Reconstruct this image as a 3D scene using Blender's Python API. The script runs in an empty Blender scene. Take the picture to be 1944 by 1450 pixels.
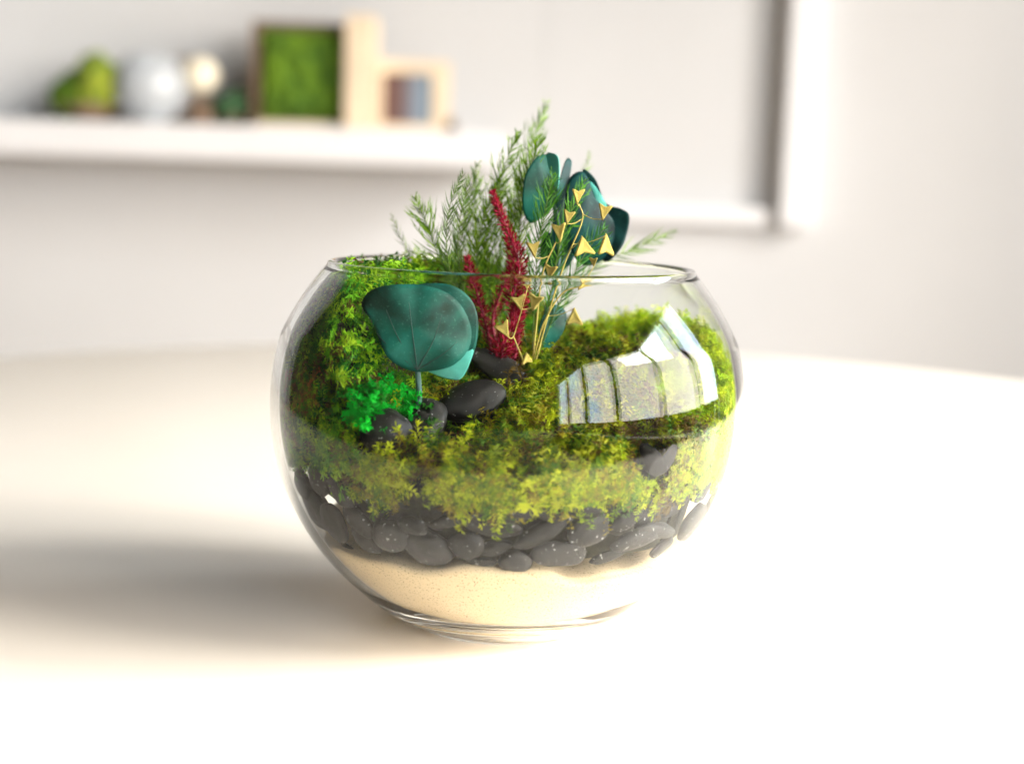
import bpy, bmesh, math, random
import numpy as np
from mathutils import Vector, Matrix, noise
random.seed(7); rng = np.random.default_rng(7)
sc = bpy.context.scene
C = sc.collection
R = math.radians

# ------------------------------------------------------------------ camera
CAMP = Vector((0.0, -0.6, 0.185))
PITCH, ROLL, YAW, FPX = R(7.7), R(1.7), R(-0.15), 2691.0
cam_d = bpy.data.cameras.new('camera'); cam = bpy.data.objects.new('camera', cam_d); C.objects.link(cam)
sc.camera = cam
F = Vector((math.sin(-YAW)*math.cos(PITCH), math.cos(YAW)*math.cos(PITCH), -math.sin(PITCH)))
R0 = F.cross(Vector((0, 0, 1))).normalized(); U0 = R0.cross(F).normalized()
CR = R0*math.cos(ROLL) + U0*math.sin(ROLL)
CU = -R0*math.sin(ROLL) + U0*math.cos(ROLL)
cam.matrix_world = Matrix(((CR.x, CU.x, -F.x, CAMP.x), (CR.y, CU.y, -F.y, CAMP.y), (CR.z, CU.z, -F.z, CAMP.z), (0, 0, 0, 1)))
cam_d.sensor_width = 36; cam_d.lens = FPX/1944*36
cam_d.clip_start = 0.01; cam_d.clip_end = 100
cam_d.dof.use_dof = True; cam_d.dof.focus_distance = 0.565
cam_d.dof.aperture_fstop = cam_d.lens/11.0
sc.view_settings.view_transform = 'Standard'; sc.view_settings.look = 'None'
sc.view_settings.exposure = 0.0; sc.view_settings.gamma = 1.0
sc.cycles.use_denoising = True
sc.cycles.max_bounces = 14; sc.cycles.transmission_bounces = 12; sc.cycles.transparent_max_bounces = 16
sc.cycles.diffuse_bounces = 4; sc.cycles.glossy_bounces = 5
sc.cycles.sample_clamp_indirect = 12
sc.cycles.blur_glossy = 0.0

# ------------------------------------------------------------------ room light
w = bpy.data.worlds.new("World"); sc.world = w; w.use_nodes = True
w.node_tree.nodes['Background'].inputs[0].default_value = (1.0, 0.88, 0.74, 1)
w.node_tree.nodes['Background'].inputs[1].default_value = 0.08
SKY_STRENGTH = 19.0
ld = bpy.data.lights.new('low_daylight', 'AREA'); ld.shape = 'RECTANGLE'; ld.size = 2.8; ld.size_y = 1.9; ld.spread = R(80); ld.energy = 190; ld.color = (1.0, .96, .89)
lo = bpy.data.objects.new('low_daylight', ld); C.objects.link(lo); lo.location = (4.40, -1.20, 3.05)
lo.rotation_euler = (Vector((-1.0, -.1, .0))-lo.location).to_track_quat('-Z', 'Y').to_euler()

# ------------------------------------------------------------------ helpers
def ray(px, py):
    return (F + CR*((px-972)/FPX) - CU*((py-725)/FPX))
def at(px, py, Y):
    d = ray(px, py); return CAMP + d*((Y-CAMP.y)/d.y)

def new_mat(name):
    m = bpy.data.materials.new(name); m.use_nodes = True
    nt = m.node_tree; return m, nt, nt.nodes['Principled BSDF']
def mat(name, col, rough=0.6, var=0.12, scale=60.0, bump=0.0, bscale=None, metallic=0.0, spec=0.5, sheen=0.0, two=None, sss=0.0, trans=0.0):
    m, nt, p = new_mat(name)
    tc = nt.nodes.new('ShaderNodeTexCoord')
    n = nt.nodes.new('ShaderNodeTexNoise'); n.inputs['Scale'].default_value = scale; n.inputs['Detail'].default_value = 5
    nt.links.new(tc.outputs['Object'], n.inputs['Vector'])
    r = nt.nodes.new('ShaderNodeValToRGB')
    a = two if two else tuple(c*(1-var) for c in col); b = col if two else tuple(min(1, c*(1+var)) for c in col)
    r.color_ramp.elements[0].position = .35; r.color_ramp.elements[1].position = .65
    r.color_ramp.elements[0].color = (*a, 1); r.color_ramp.elements[1].color = (*b, 1)
    nt.links.new(n.outputs['Fac'], r.inputs['Fac']); nt.links.new(r.outputs['Color'], p.inputs['Base Color'])
    p.inputs['Roughness'].default_value = rough; p.inputs['Metallic'].default_value = metallic
    p.inputs['Specular IOR Level'].default_value = spec
    if bump:
        n2 = nt.nodes.new('ShaderNodeTexNoise'); n2.inputs['Scale'].default_value = bscale or scale*3; n2.inputs['Detail'].default_value = 6
        nt.links.new(tc.outputs['Object'], n2.inputs['Vector'])
        bp = nt.nodes.new('ShaderNodeBump'); bp.inputs['Strength'].default_value = bump; bp.inputs['Distance'].default_value = 0.0008
        nt.links.new(n2.outputs['Fac'], bp.inputs['Height']); nt.links.new(bp.outputs['Normal'], p.inputs['Normal'])
    return m
def attr_mat(name, rough=0.6, transl=0.3, spec=0.3):
    """leafy material: colour from the mesh's own per-leaf colour attribute, part of the light passes through"""
    m, nt, p = new_mat(name)
    at_ = nt.nodes.new('ShaderNodeVertexColor'); at_.layer_name = 'col'
    nt.links.new(at_.outputs['Color'], p.inputs['Base Color'])
    p.inputs['Roughness'].default_value = rough; p.inputs['Specular IOR Level'].default_value = spec
    tr = nt.nodes.new('ShaderNodeBsdfTranslucent'); nt.links.new(at_.outputs['Color'], tr.inputs['Color'])
    mx = nt.nodes.new('ShaderNodeMixShader'); mx.inputs[0].default_value = transl
    nt.links.new(p.outputs[0], mx.inputs[1]); nt.links.new(tr.outputs[0], mx.inputs[2])
    nt.links.new(mx.outputs[0], nt.nodes['Material Output'].inputs['Surface'])
    return m

def link(name, me, m=None, parent=None, smooth=True, loc=None):
    o = bpy.data.objects.new(name, me); C.objects.link(o)
    if m is not None: me.materials.append(m)
    if smooth and len(me.polygons): me.polygons.foreach_set('use_smooth', [True]*len(me.polygons))
    if parent: o.parent = parent
    if loc is not None: o.location = loc
    return o
def bm_obj(name, bm, m, parent=None, smooth=True):
    me = bpy.data.meshes.new(name); bm.to_mesh(me); bm.free(); return link(name, me, m, parent, smooth)
def thing(name, label, cat, loc=(0, 0, 0), group=None):
    o = bpy.data.objects.new(name, None); C.objects.link(o); o.location = loc; o.empty_display_size = .02
    return tag(o, label, cat, group)
def tag(o, label, cat, group=None, kind=None):
    o['label'] = label; o['category'] = cat
    if group: o['group'] = group
    if kind: o['kind'] = kind
    return o
def box(name, x0, x1, y0, y1, z0, z1, m, parent=None, bevel=0.0, off=(0, 0, 0)):
    bm = bmesh.new(); bmesh.ops.create_cube(bm, size=1)
    for v in bm.verts:
        v.co = Vector(((x0+x1)/2+v.co.x*(x1-x0)-off[0], (y0+y1)/2+v.co.y*(y1-y0)-off[1], (z0+z1)/2+v.co.z*(z1-z0)-off[2]))
    if bevel: bmesh.ops.bevel(bm, geom=bm.edges[:], offset=bevel, segments=3, affect='EDGES')
    o = bm_obj(name, bm, m, parent, smooth=False); return o
def struct(o): o['kind'] = 'structure'; return o
def lathe(name, prof, m, parent=None, seg=96, loc=None, close=False):
    vs = []; fs = []
    n = len(prof)
    for (r, z) in prof:
        for k in range(seg):
            a = 2*math.pi*k/seg; vs.append((r*math.cos(a), r*math.sin(a), z))
    for i in range(n if close else n-1):
        j = (i+1) % n
        for k in range(seg):
            k2 = (k+1) % seg; fs.append((i*seg+k, i*seg+k2, j*seg+k2, j*seg+k))
    me = bpy.data.meshes.new(name); me.from_pydata(vs, [], fs)
    bm = bmesh.new(); bm.from_mesh(me); bmesh.ops.remove_doubles(bm, verts=bm.verts[:], dist=1e-6)
    bmesh.ops.recalc_face_normals(bm, faces=bm.faces[:]); bm.to_mesh(me); bm.free()
    return link(name, me, m, parent, True, loc)
def tube(name, pts, rad, m, parent=None, seg=6, taper=0.5):
    pts = [Vector(p) for p in pts]; vs = []; fs = []
    n = len(pts)
    up = Vector((0.3, 1, 0.1)).normalized()
    for i, p in enumerate(pts):
        t = (pts[min(i+1, n-1)]-pts[max(i-1, 0)]).normalized()
        a = t.cross(up).normalized(); b = t.cross(a)
        rr = rad*(1-(1-taper)*i/(n-1))
        for k in range(seg):
            q = 2*math.pi*k/seg; vs.append(p + a*(rr*math.cos(q)) + b*(rr*math.sin(q)))
    for i in range(n-1):
        for k in range(seg):
            k2 = (k+1) % seg; fs.append((i*seg+k, i*seg+k2, (i+1)*seg+k2, (i+1)*seg+k))
    fs.append(tuple(range(seg))); fs.append(tuple((n-1)*seg+k for k in range(seg)))
    me = bpy.data.meshes.new(name); me.from_pydata([tuple(v) for v in vs], [], fs)
    return link(name, me, m, parent)
def smooth_curve(pts, n=24):
    """Catmull-Rom through the points"""
    P = [Vector(p) for p in pts]; P = [P[0]*2-P[1]] + P + [P[-1]*2-P[-2]]; out = []
    segs = len(P)-3
    for i in range(n+1):
        u = i/n*segs; k = min(int(u), segs-1); t = u-k
        a, b, c, d = P[k:k+4]
        out.append(0.5*((2*b) + (c-a)*t + (2*a-5*b+4*c-d)*t*t + (3*b-a-3*c+d)*t**3))
    return out

# ------------------------------------------------------------------ bowl geometry constants
RO, ZC = 0.1004, 0.0945          # outer sphere
RI = 0.0970                      # inner sphere
RIMZ = 0.1525
def r_out(z):
    r = math.sqrt(max(0, RO*RO-(z-ZC)**2))
    if z > ZC+0.03: r -= 0.16*(z-ZC-0.03)
    return r
def r_in_np(z):
    r = np.sqrt(np.maximum(1e-9, RI*RI-(z-ZC)**2)); return np.where(z > ZC+0.03, r-0.16*(z-ZC-0.03), r)
def front_hit(px, py, inset=0.0):
    """first point of the bowl's inner surface on a sight line"""
    d = ray(px, py).normalized(); c = Vector((0, 0, ZC)); oc = CAMP-c
    b = oc.dot(d); q = oc.dot(oc)-(RI-inset)**2; disc = b*b-q
    if disc < 0: disc = 0
    return CAMP + d*(-b-math.sqrt(disc))
def sstep(a, b, x):
    t = np.clip((x-a)/(b-a), 0, 1); return t*t*(3-2*t)
def H(x, y):
    """height of the moss ground inside the bowl"""
    h = 0.0760 + 0.33*(y+0.09)
    h = np.minimum(h, 0.108 + 0.05*(y-0.01))
    h = h + 0.060*sstep(0.014, 0.058, -x+0.5*y)
    h = h + 0.012*sstep(-0.07, -0.03, -np.abs(x+0.015))*0
    h = h + 0.012*sstep(0.015, 0.06, x)*sstep(-0.02, 0.05, y)
    h = h + 0.008*sstep(0.05, 0.085, x)
    h = h + 0.0025*np.sin(x*140+1)*np.cos(y*120)
    return np.minimum(h, 0.1430)
def ground_hit(px, py):
    d = ray(px, py).normalized(); t = 0.5
    p0 = front_hit(px, py, 0.002)
    t = (p0-CAMP).length
    while t < 0.75:
        p = CAMP + d*t
        if p.z < float(H(np.array(p.x), np.array(p.y))): break
        t += 0.0007
    return p

# ------------------------------------------------------------------ setting
m_wall = mat('wall_paint', (0.57, 0.575, 0.58), 0.85, 0.015, 3, 0.05, 200)
m_floor = mat('floor_board', (0.42, 0.34, 0.26), 0.5, 0.1, 4)
WALLY = 2.45
struct(box('wall', -3.2, 2.35, WALLY, WALLY+.12, -.75, 2.0, m_wall))
struct(box('floor', -3.4, 6.5, -14, 4.5, -.80, -.75, m_floor))

# table
m_table = mat('table_laminate', (0.88, 0.82, 0.73), 0.32, 0.008, 8, 0.0, spec=0.25)
tb = thing('round_table', 'round cream white table whose curved far edge shows behind the glass bowl', 'table', (0.03, 0.41, -.75))
bm = bmesh.new()
prof = [(0, -0.028), (.690, -0.028), (.700, -0.018), (.700, -0.006), (.697, -0.002), (.692, 0.0), (0, 0)]
top = lathe('tabletop', [(max(r, 1e-5), z+.75) for r, z in prof], m_table, tb, seg=160)
bm.free()
m_metal = mat('brushed_metal', (0.6, 0.6, 0.6), 0.35, 0.05, 20, metallic=1.0)
lathe('pedestal', [(1e-5, 0), (.28, 0), (.28, .012), (.05, .03), (.035, .06), (.035, .70), (.12, .7215), (1e-5, .7215)], m_metal, tb, seg=48)

# window wall at the right of the table, outside the picture; the bowl mirrors it
m_frame = mat('window_frame_paint', (0.75, 0.74, 0.72), 0.5, 0.02, 5)
m_dark = mat('dark_window_seal', (0.06, 0.065, 0.07), 0.5, 0.1, 5)
WX = 2.35
struct(box('side_wall_below', WX, WX+.12, -6, WALLY, -.75, -.30, m_wall))
struct(box('side_wall_above', WX, WX+.12, -6, WALLY, 1.95, 2.6, m_wall))
struct(box('side_wall_end', WX, WX+.12, 1.15, WALLY, -.30, 1.95, m_wall))
win = thing('window', 'wide daylight window with upright bars mirrored in the right side of the glass bowl', 'window', (WX, -.9, -.12))
def wbox(n, y0, y1, z0, z1, m, x0=WX-.03, x1=WX+.06): return box(n, x0, x1, y0, y1, z0, z1, m, win, off=win.location)
wbox('sill', -5.8, 1.15, -.30, -.26, m_frame, WX-.1)
wbox('head', -5.8, 1.15, 1.90, 1.95, m_frame)
for (a, b, dk) in [(-5.6, -5.4, 0), (-4.5, -4.38, 0), (-3.3, -3.15, 1), (-1.95, -1.83, 1), (-.62, -.54, 0), (.38, .52, 0)]:
    wbox('mullion', a, b, -.26, 1.90, m_dark if dk else m_frame)
# daylight sky outside
m_sky, nt, p = new_mat('sky_light')
em = nt.nodes.new('ShaderNodeEmission'); em.inputs['Strength'].default_value = SKY_STRENGTH
tc = nt.nodes.new('ShaderNodeTexCoord'); nz = nt.nodes.new('ShaderNodeTexNoise'); nz.inputs['Scale'].default_value = .28; nz.inputs['Detail'].default_value = 2
nt.links.new(tc.outputs['Object'], nz.inputs['Vector'])
cr = nt.nodes.new('ShaderNodeValToRGB'); cr.color_ramp.elements[0].position = .42; cr.color_ramp.elements[1].position = .56
cr.color_ramp.elements[0].color = (.66, .83, 1.0, 1); cr.color_ramp.elements[1].color = (1.0, .90, .80, 1)
nt.links.new(nz.outputs['Fac'], cr.inputs['Fac']); nt.links.new(cr.outputs['Color'], em.inputs['Color'])
nt.links.new(em.outputs[0], nt.nodes['Material Output'].inputs['Surface'])
me = bpy.data.meshes.new('sky'); SX = WX+3.3
me.from_pydata([(SX, -13, .0), (SX, 4.0, .0), (SX, 4.0, 5.0), (SX, -13, 5.0)], [], [(0, 1, 2, 3)])
struct(link('sky', me, m_sky, smooth=False))

hs = thing('neighbouring_house', 'pale low house outside the window, mirrored faintly in the glass bowl', 'house', (3.1, -2.4, -.75))
m_siding = mat('pale_siding', (.45, .42, .38), .8, .05, 6)
for k in range(6): box('siding_board', 3.0+.004*(k % 2), 3.08, -7, -1.0, -.75+k*.125, -.63+k*.125, m_siding, hs, off=hs.location)
for k in range(5): box('fence_post', 2.85, 2.9, -.9+k*.5, -.82+k*.5, -.75, .05, m_dark, hs, off=hs.location)
# ------------------------------------------------------------------ glass bowl
m_glass, nt, p = new_mat('clear_glass')
p.inputs['Base Color'].default_value = (.97, .985, .975, 1)
p.inputs['Roughness'].default_value = 0.0; p.inputs['IOR'].default_value = 1.27
p.inputs['Transmission Weight'].default_value = 1.0
prof = [(1e-5, 0.0012), (.026, .0008), (.030, 0.0)]
zz0 = ZC - math.sqrt(RO**2-.038**2)
prof += [(.035, 0.0004)]
for i in range(70):
    a = math.asin(.038/RO) + (math.pi/2 + math.asin((RIMZ-ZC)/RO)-math.asin(.038/RO))*i/69
    z = ZC - RO*math.cos(a)
    if i == 0: z0_ = z
    prof.append((r_out(z), z))
# flatten foot smoothly
prof = [(r, z if z > .018 else max(0.0, (z-z0_)*(1+ (z0_/(.018-z0_))*( (z-z0_)/(.018-z0_) if z > z0_ else 0))) if i > 3 else z) for i, (r, z) in enumerate(prof)]
rt = prof[-1][0]
ti = rt - float(r_in_np(np.array(RIMZ)))
for k in range(1, 8):                                            # rounded lip
    q = math.pi*k/8; prof.append((rt - ti/2 + ti/2*math.cos(q) + .0004*math.sin(q), RIMZ + .0016*math.sin(q)))
for i in range(70):
    a = math.pi/2 + math.asin((RIMZ-ZC)/RI) - (math.pi/2 + math.asin((RIMZ-ZC)/RI) - R(35))*i/69
    z = ZC - RI*math.cos(a); prof.append((float(r_in_np(np.array(z))), z))
rl, zl = prof[-1]
for k in range(1, 7):
    q = k/6*math.pi/2; prof.append((rl-.014*math.sin(q), zl-.004*(1-math.cos(q))-.001*math.sin(q)))
prof.append((1e-5, prof[-1][1]-.0005))
FLOORZ = prof[-1][1]
bowl = lathe('glass_bowl', prof, m_glass, seg=192)
tag(bowl, 'round clear glass fishbowl vase holding the moss, pebbles and sand', 'glass bowl')

# ------------------------------------------------------------------ sand
m_sand, nt, p = new_mat('fine_sand')
tc = nt.nodes.new('ShaderNodeTexCoord')
n1 = nt.nodes.new('ShaderNodeTexNoise'); n1.inputs['Scale'].default_value = 1400; n1.inputs['Detail'].default_value = 2
n2 = nt.nodes.new('ShaderNodeTexNoise'); n2.inputs['Scale'].default_value = 60
for n in (n1, n2): nt.links.new(tc.outputs['Object'], n.inputs['Vector'])
r1 = nt.nodes.new('ShaderNodeValToRGB')
for e, (po, c) in zip(r1.color_ramp.elements, [(.28, (.22, .14, .07, 1)), (.42, (.74, .58, .36, 1))]): e.position = po; e.color = c
nt.links.new(n1.outputs['Fac'], r1.inputs['Fac'])
mx = nt.nodes.new('ShaderNodeMix'); mx.data_type = 'RGBA'; mx.blend_type = 'MULTIPLY'; mx.inputs[0].default_value = .25
nt.links.new(r1.outputs['Color'], mx.inputs[6]); nt.links.new(n2.outputs['Fac'], mx.inputs[7])
nt.links.new(mx.outputs[2], p.inputs['Base Color']); p.inputs['Roughness'].default_value = .95
bp = nt.nodes.new('ShaderNodeBump'); bp.inputs['Strength'].default_value = .4; bp.inputs['Distance'].default_value = .0004
nt.links.new(n1.outputs['Fac'], bp.inputs['Height']); nt.links.new(bp.outputs['Normal'], p.inputs['Normal'])
SEG = 180
iprof = [(r, z) for (r, z) in prof if z < .0465][-60:]
# inner profile from floor up
inn = [(r, z) for (r, z) in prof[prof.index((rl, zl)):]][::-1]
body = [(1e-5, FLOORZ+.0004)] + [(max(r-.0004, 1e-5), z+.0004) for r, z in inn]
for k in range(1, 9): 
    z = zl + (.0415-zl)*k/8; body.append((float(r_in_np(np.array(z)))-.0004, z))
vs = []; fs = []
nb = len(body)
def sand_top(a):  # gently wavy upper edge against the glass
    return .0025*math.sin(3*a+1.0) + .0018*math.sin(7*a) + .0008*math.sin(17*a)
for i, (r, z) in enumerate(body):
    for k in range(SEG):
        a = 2*math.pi*k/SEG
        zz = z; 
        if z > zl: 
            f = (z-zl)/(.0415-zl); zz = z + f*sand_top(a); r2 = float(r_in_np(np.array(zz)))-.0004
        else: r2 = r
        vs.append((r2*math.cos(a), r2*math.sin(a), zz))
for j, fr in enumerate((.9, .6, .3)):
    for k in range(SEG):
        a = 2*math.pi*k/SEG; rr = body[-1][0]*fr; vs.append((rr*math.cos(a), rr*math.sin(a), .0420+sand_top(a)*fr))
nr = nb+3
for i in range(nr-1):
    for k in range(SEG):
        k2 = (k+1) % SEG; fs.append((i*SEG+k, i*SEG+k2, (i+1)*SEG+k2, (i+1)*SEG+k))
fs.append(tuple((nr-1)*SEG+k for k in range(SEG)))
me = bpy.data.meshes.new('sand'); me.from_pydata(vs, [], fs)
sand = link('sand', me, m_sand); tag(sand, 'pale beige sand filling the bottom of the glass bowl', 'sand', kind='stuff')

# ------------------------------------------------------------------ pebbles
def pebble_mat(name, c, speck=.5):
    m, nt, p = new_mat(name)
    tc = nt.nodes.new('ShaderNodeTexCoord')
    a = nt.nodes.new('ShaderNodeTexNoise'); a.inputs['Scale'].default_value = 650; a.inputs['Detail'].default_value = 3
    b = nt.nodes.new('ShaderNodeTexNoise'); b.inputs['Scale'].default_value = 120; b.inputs['Detail'].default_value = 5
    oi = nt.nodes.new('ShaderNodeObjectInfo'); ad = nt.nodes.new('ShaderNodeVectorMath'); ad.operation = 'ADD'
    nt.links.new(tc.outputs['Object'], ad.inputs[0]); nt.links.new(oi.outputs['Random'], ad.inputs[1])
    for n in (a, b): nt.links.new(ad.outputs[0], n.inputs['Vector'])
    ra = nt.nodes.new('ShaderNodeValToRGB')
    ra.color_ramp.elements[0].position = .66; ra.color_ramp.elements[0].color = (0, 0, 0, 1)
    ra.color_ramp.elements[1].position = .72; ra.color_ramp.elements[1].color = (speck, speck, speck*.95, 1)
    nt.links.new(a.outputs['Fac'], ra.inputs['Fac'])
    rb = nt.nodes.new('ShaderNodeValToRGB')
    rb.color_ramp.elements[0].position = .3; rb.color_ramp.elements[0].color = (*[x*.7 for x in c], 1)
    rb.color_ramp.elements[1].position = .7; rb.color_ramp.elements[1].color = (*[x*1.4 for x in c], 1)
    nt.links.new(b.outputs['Fac'], rb.inputs['Fac'])
    mx = nt.nodes.new('ShaderNodeMix'); mx.data_type = 'RGBA'; mx.blend_type = 'ADD'; mx.inputs[0].default_value = 1
    nt.links.new(rb.outputs['Color'], mx.inputs[6]); nt.links.new(ra.outputs['Color'], mx.inputs[7])
    nt.links.new(mx.outputs[2], p.inputs['Base Color'])
    p.inputs['Roughness'].default_value = .48; p.inputs['Specular IOR Level'].default_value = .22
    bp = nt.nodes.new('ShaderNodeBump'); bp.inputs['Strength'].default_value = .35; bp.inputs['Distance'].default_value = .0003
    nt.links.new(a.outputs['Fac'], bp.inputs['Height']); nt.links.new(bp.outputs['Normal'], p.inputs['Normal'])
    return m
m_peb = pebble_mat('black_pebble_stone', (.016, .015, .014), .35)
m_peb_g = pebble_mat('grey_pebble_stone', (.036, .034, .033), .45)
STONES = []
def pebble(px, py, wp, hp, ang, label, m=None, where='glass', thick=.55, group=None, deep=0.0, push=0.0):
    thick *= random.uniform(.85, 1.4)
    if where == 'glass':
        p = front_hit(px, py, .0)
        n = (p-Vector((0, 0, ZC))).normalized()
    else:
        p = ground_hit(px, py); n = (CAMP-p).normalized()*.75 + Vector((0, 0, .55)); n.normalize()
    dist = (p-CAMP).length; s = dist/FPX
    A, B = wp*s/2, hp*s/2; T = min(A, B)*thick
    view = (CAMP-p).normalized()
    # axes in the surface plane: image right and image up projected on it
    ca, sa = math.cos(R(ang)), math.sin(R(ang))
    ax = (CR*ca + CU*sa); ax = (ax - n*ax.dot(n)); 
    k1 = 1/max(.5, ax.length); ax.normalize(); ay = n.cross(ax)
    c = p - n*(T + .0006 + deep) if where == 'glass' else p + n*T*.5 + view*push*.8
    if where != 'glass': STONES.append((c.copy(), max(A, B)))
    bm = bmesh.new(); bmesh.ops.create_icosphere(bm, subdivisions=4, radius=1)
    sd = Vector((random.random()*50, random.random()*50, random.random()*50))
    M = Matrix((ax, ay, n)).transposed()
    for v in bm.verts:
        q = v.co.copy(); q.z = math.copysign(abs(q.z)**.85, q.z)
        d = 1 + .24*noise.noise(q*.9+sd) + .07*noise.noise(q*2.3+sd)
        q = q*d
        v.co = M @ Vector((q.x*A*k1, q.y*B, q.z*T))
    bmesh.ops.recalc_face_normals(bm, faces=bm.faces[:])
    # keep inside the bowl
    for v in bm.verts:
        g = c+v.co-Vector((0, 0, ZC))
        if g.length > RI-.0005: v.co = g*((RI-.0005)/g.length)+Vector((0, 0, ZC))-c
    o = bm_obj('pebble', bm, m or m_peb); o.location = c
    return tag(o, label, 'pebble', group)
G1 = 'black pebbles layered on the sand against the glass'
PB = [
 (734, 1024, 64, 70, 25, 'egg-shaped grey black pebble standing upright at the left of the sand edge', 1),
 (806, 1053, 96, 78, 0, 'large rounded triangular grey pebble sunk into the sand at front left', 1),
 (883, 1043, 62, 64, 10, 'rounded dark pebble right beside the large triangular one', 0),
 (939, 1048, 66, 32, 18, 'small flat black pebble lying under the long one below the moss centre', 0),
 (856, 992, 84, 30, 25, 'slim black pebble slanting up to the right with a shiny upper rim', 0),
 (779, 1003, 56, 36, 0, 'small black pebble in the gap above the large triangular one', 0),
 (676, 993, 74, 46, -25, 'black pebble slanting downward to the right near the left glass side', 0),
 (628, 995, 48, 84, 5, 'tall upright black pebble at the far left of the pebble layer', 0),
 (690, 1030, 70, 46, -30, 'shaded black pebble just above the left end of the sand', 0),
 (932, 1002, 112, 58, -18, 'long wide black pebble slanting down to the right under the hanging moss', 0),
 (915, 1072, 62, 18, 0, 'thin black pebble edge peeping out of the sand left of the bottom one', 0),
 (672, 1057, 70, 20, -12, 'thin flat black pebble lying on the leftmost sand edge', 0),
 (582, 972, 66, 90, 20, 'blurred dark pebble behind the left curve of the glass', 0),
 (981, 1073, 64, 50, -10, 'grey pebble sitting lowest of all in the sand near the bowl middle', 1),
 (1065, 1058, 106, 62, -5, 'big oval speckled grey pebble lying flat on the sand front and centre', 1),
 (1025, 1020, 104, 44, 32, 'long dark pebble slanting up to the right above the big oval one', 0),
 (1126, 1013, 84, 66, 12, 'round speckled grey pebble resting on top of the big oval one', 1),
 (1207, 1031, 84, 40, -8, 'flat oval light grey pebble right of the round speckled one', 1),
 (1254, 1012, 72, 32, -28, 'slim light grey pebble slanting down to the right below the lime moss', 1),
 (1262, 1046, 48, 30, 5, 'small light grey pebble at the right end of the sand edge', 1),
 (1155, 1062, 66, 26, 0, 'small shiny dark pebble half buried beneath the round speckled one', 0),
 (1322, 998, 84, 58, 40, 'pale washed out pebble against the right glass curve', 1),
 (1052, 982, 72, 30, -20, 'black pebble tucked under the moss above the long slanting pebble', 0),
 (1110, 968, 84, 44, -10, 'black pebble in deep shade under the moss above the round speckled one', 0),
 (985, 978, 74, 40, 10, 'black pebble in shade directly under the moss at the bowl middle', 0),
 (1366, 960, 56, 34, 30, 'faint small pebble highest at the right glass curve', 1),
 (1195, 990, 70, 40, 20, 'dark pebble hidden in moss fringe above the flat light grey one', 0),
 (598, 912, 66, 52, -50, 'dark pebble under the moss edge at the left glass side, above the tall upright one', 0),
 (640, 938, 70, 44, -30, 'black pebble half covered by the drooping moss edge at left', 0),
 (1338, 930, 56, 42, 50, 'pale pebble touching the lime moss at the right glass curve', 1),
 (565, 925, 60, 46, -60, 'blurred black pebble highest at the left glass curve', 0),
]
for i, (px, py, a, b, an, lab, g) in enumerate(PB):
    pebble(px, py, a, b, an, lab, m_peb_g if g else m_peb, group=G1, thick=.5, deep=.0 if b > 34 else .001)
for i in range(30):
    px = 600 + i*25 + random.uniform(-8, 8); t = (px-970)/370
    py = 1020 - 50*t*t + random.uniform(-34, 22)
    pebble(px, py, random.uniform(50, 80), random.uniform(34, 50), random.uniform(-40, 40),
           'small black pebble wedged deep in the gaps behind the front row of pebbles', m_peb, group='black pebbles wedged behind the front row', deep=.0065)
G2 = 'dark stones set as a path in the moss'
pebble(732, 828, 86, 88, 30, 'dark reddish black stone below the emerald moss, leftmost of the stone path', m_peb, 'ground', .6, G2, push=.013)
pebble(806, 808, 72, 116, -28, 'upright black stone with glossy right edge, second from left in the stone path', m_peb, 'ground', .6, G2, push=.013)
pebble(895, 768, 128, 72, 25, 'long flat black stone slanting up to the right below the teal leaf', m_peb, 'ground', .6, G2, push=.013)
pebble(948, 702, 116, 54, -42, 'flat grey black stone slanting down to the right at the foot of the red spikes', m_peb_g, 'ground', .45, G2, push=.016)
pebble(1236, 876, 40, 84, 24, 'black stone in the moss under the window reflection', m_peb, 'ground', .6, G2, push=.011)
pebble(1278, 884, 44, 84, -6, 'glossy upright black stone at the right in the lime moss', m_peb, 'ground', .6, G2, push=.011)

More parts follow.
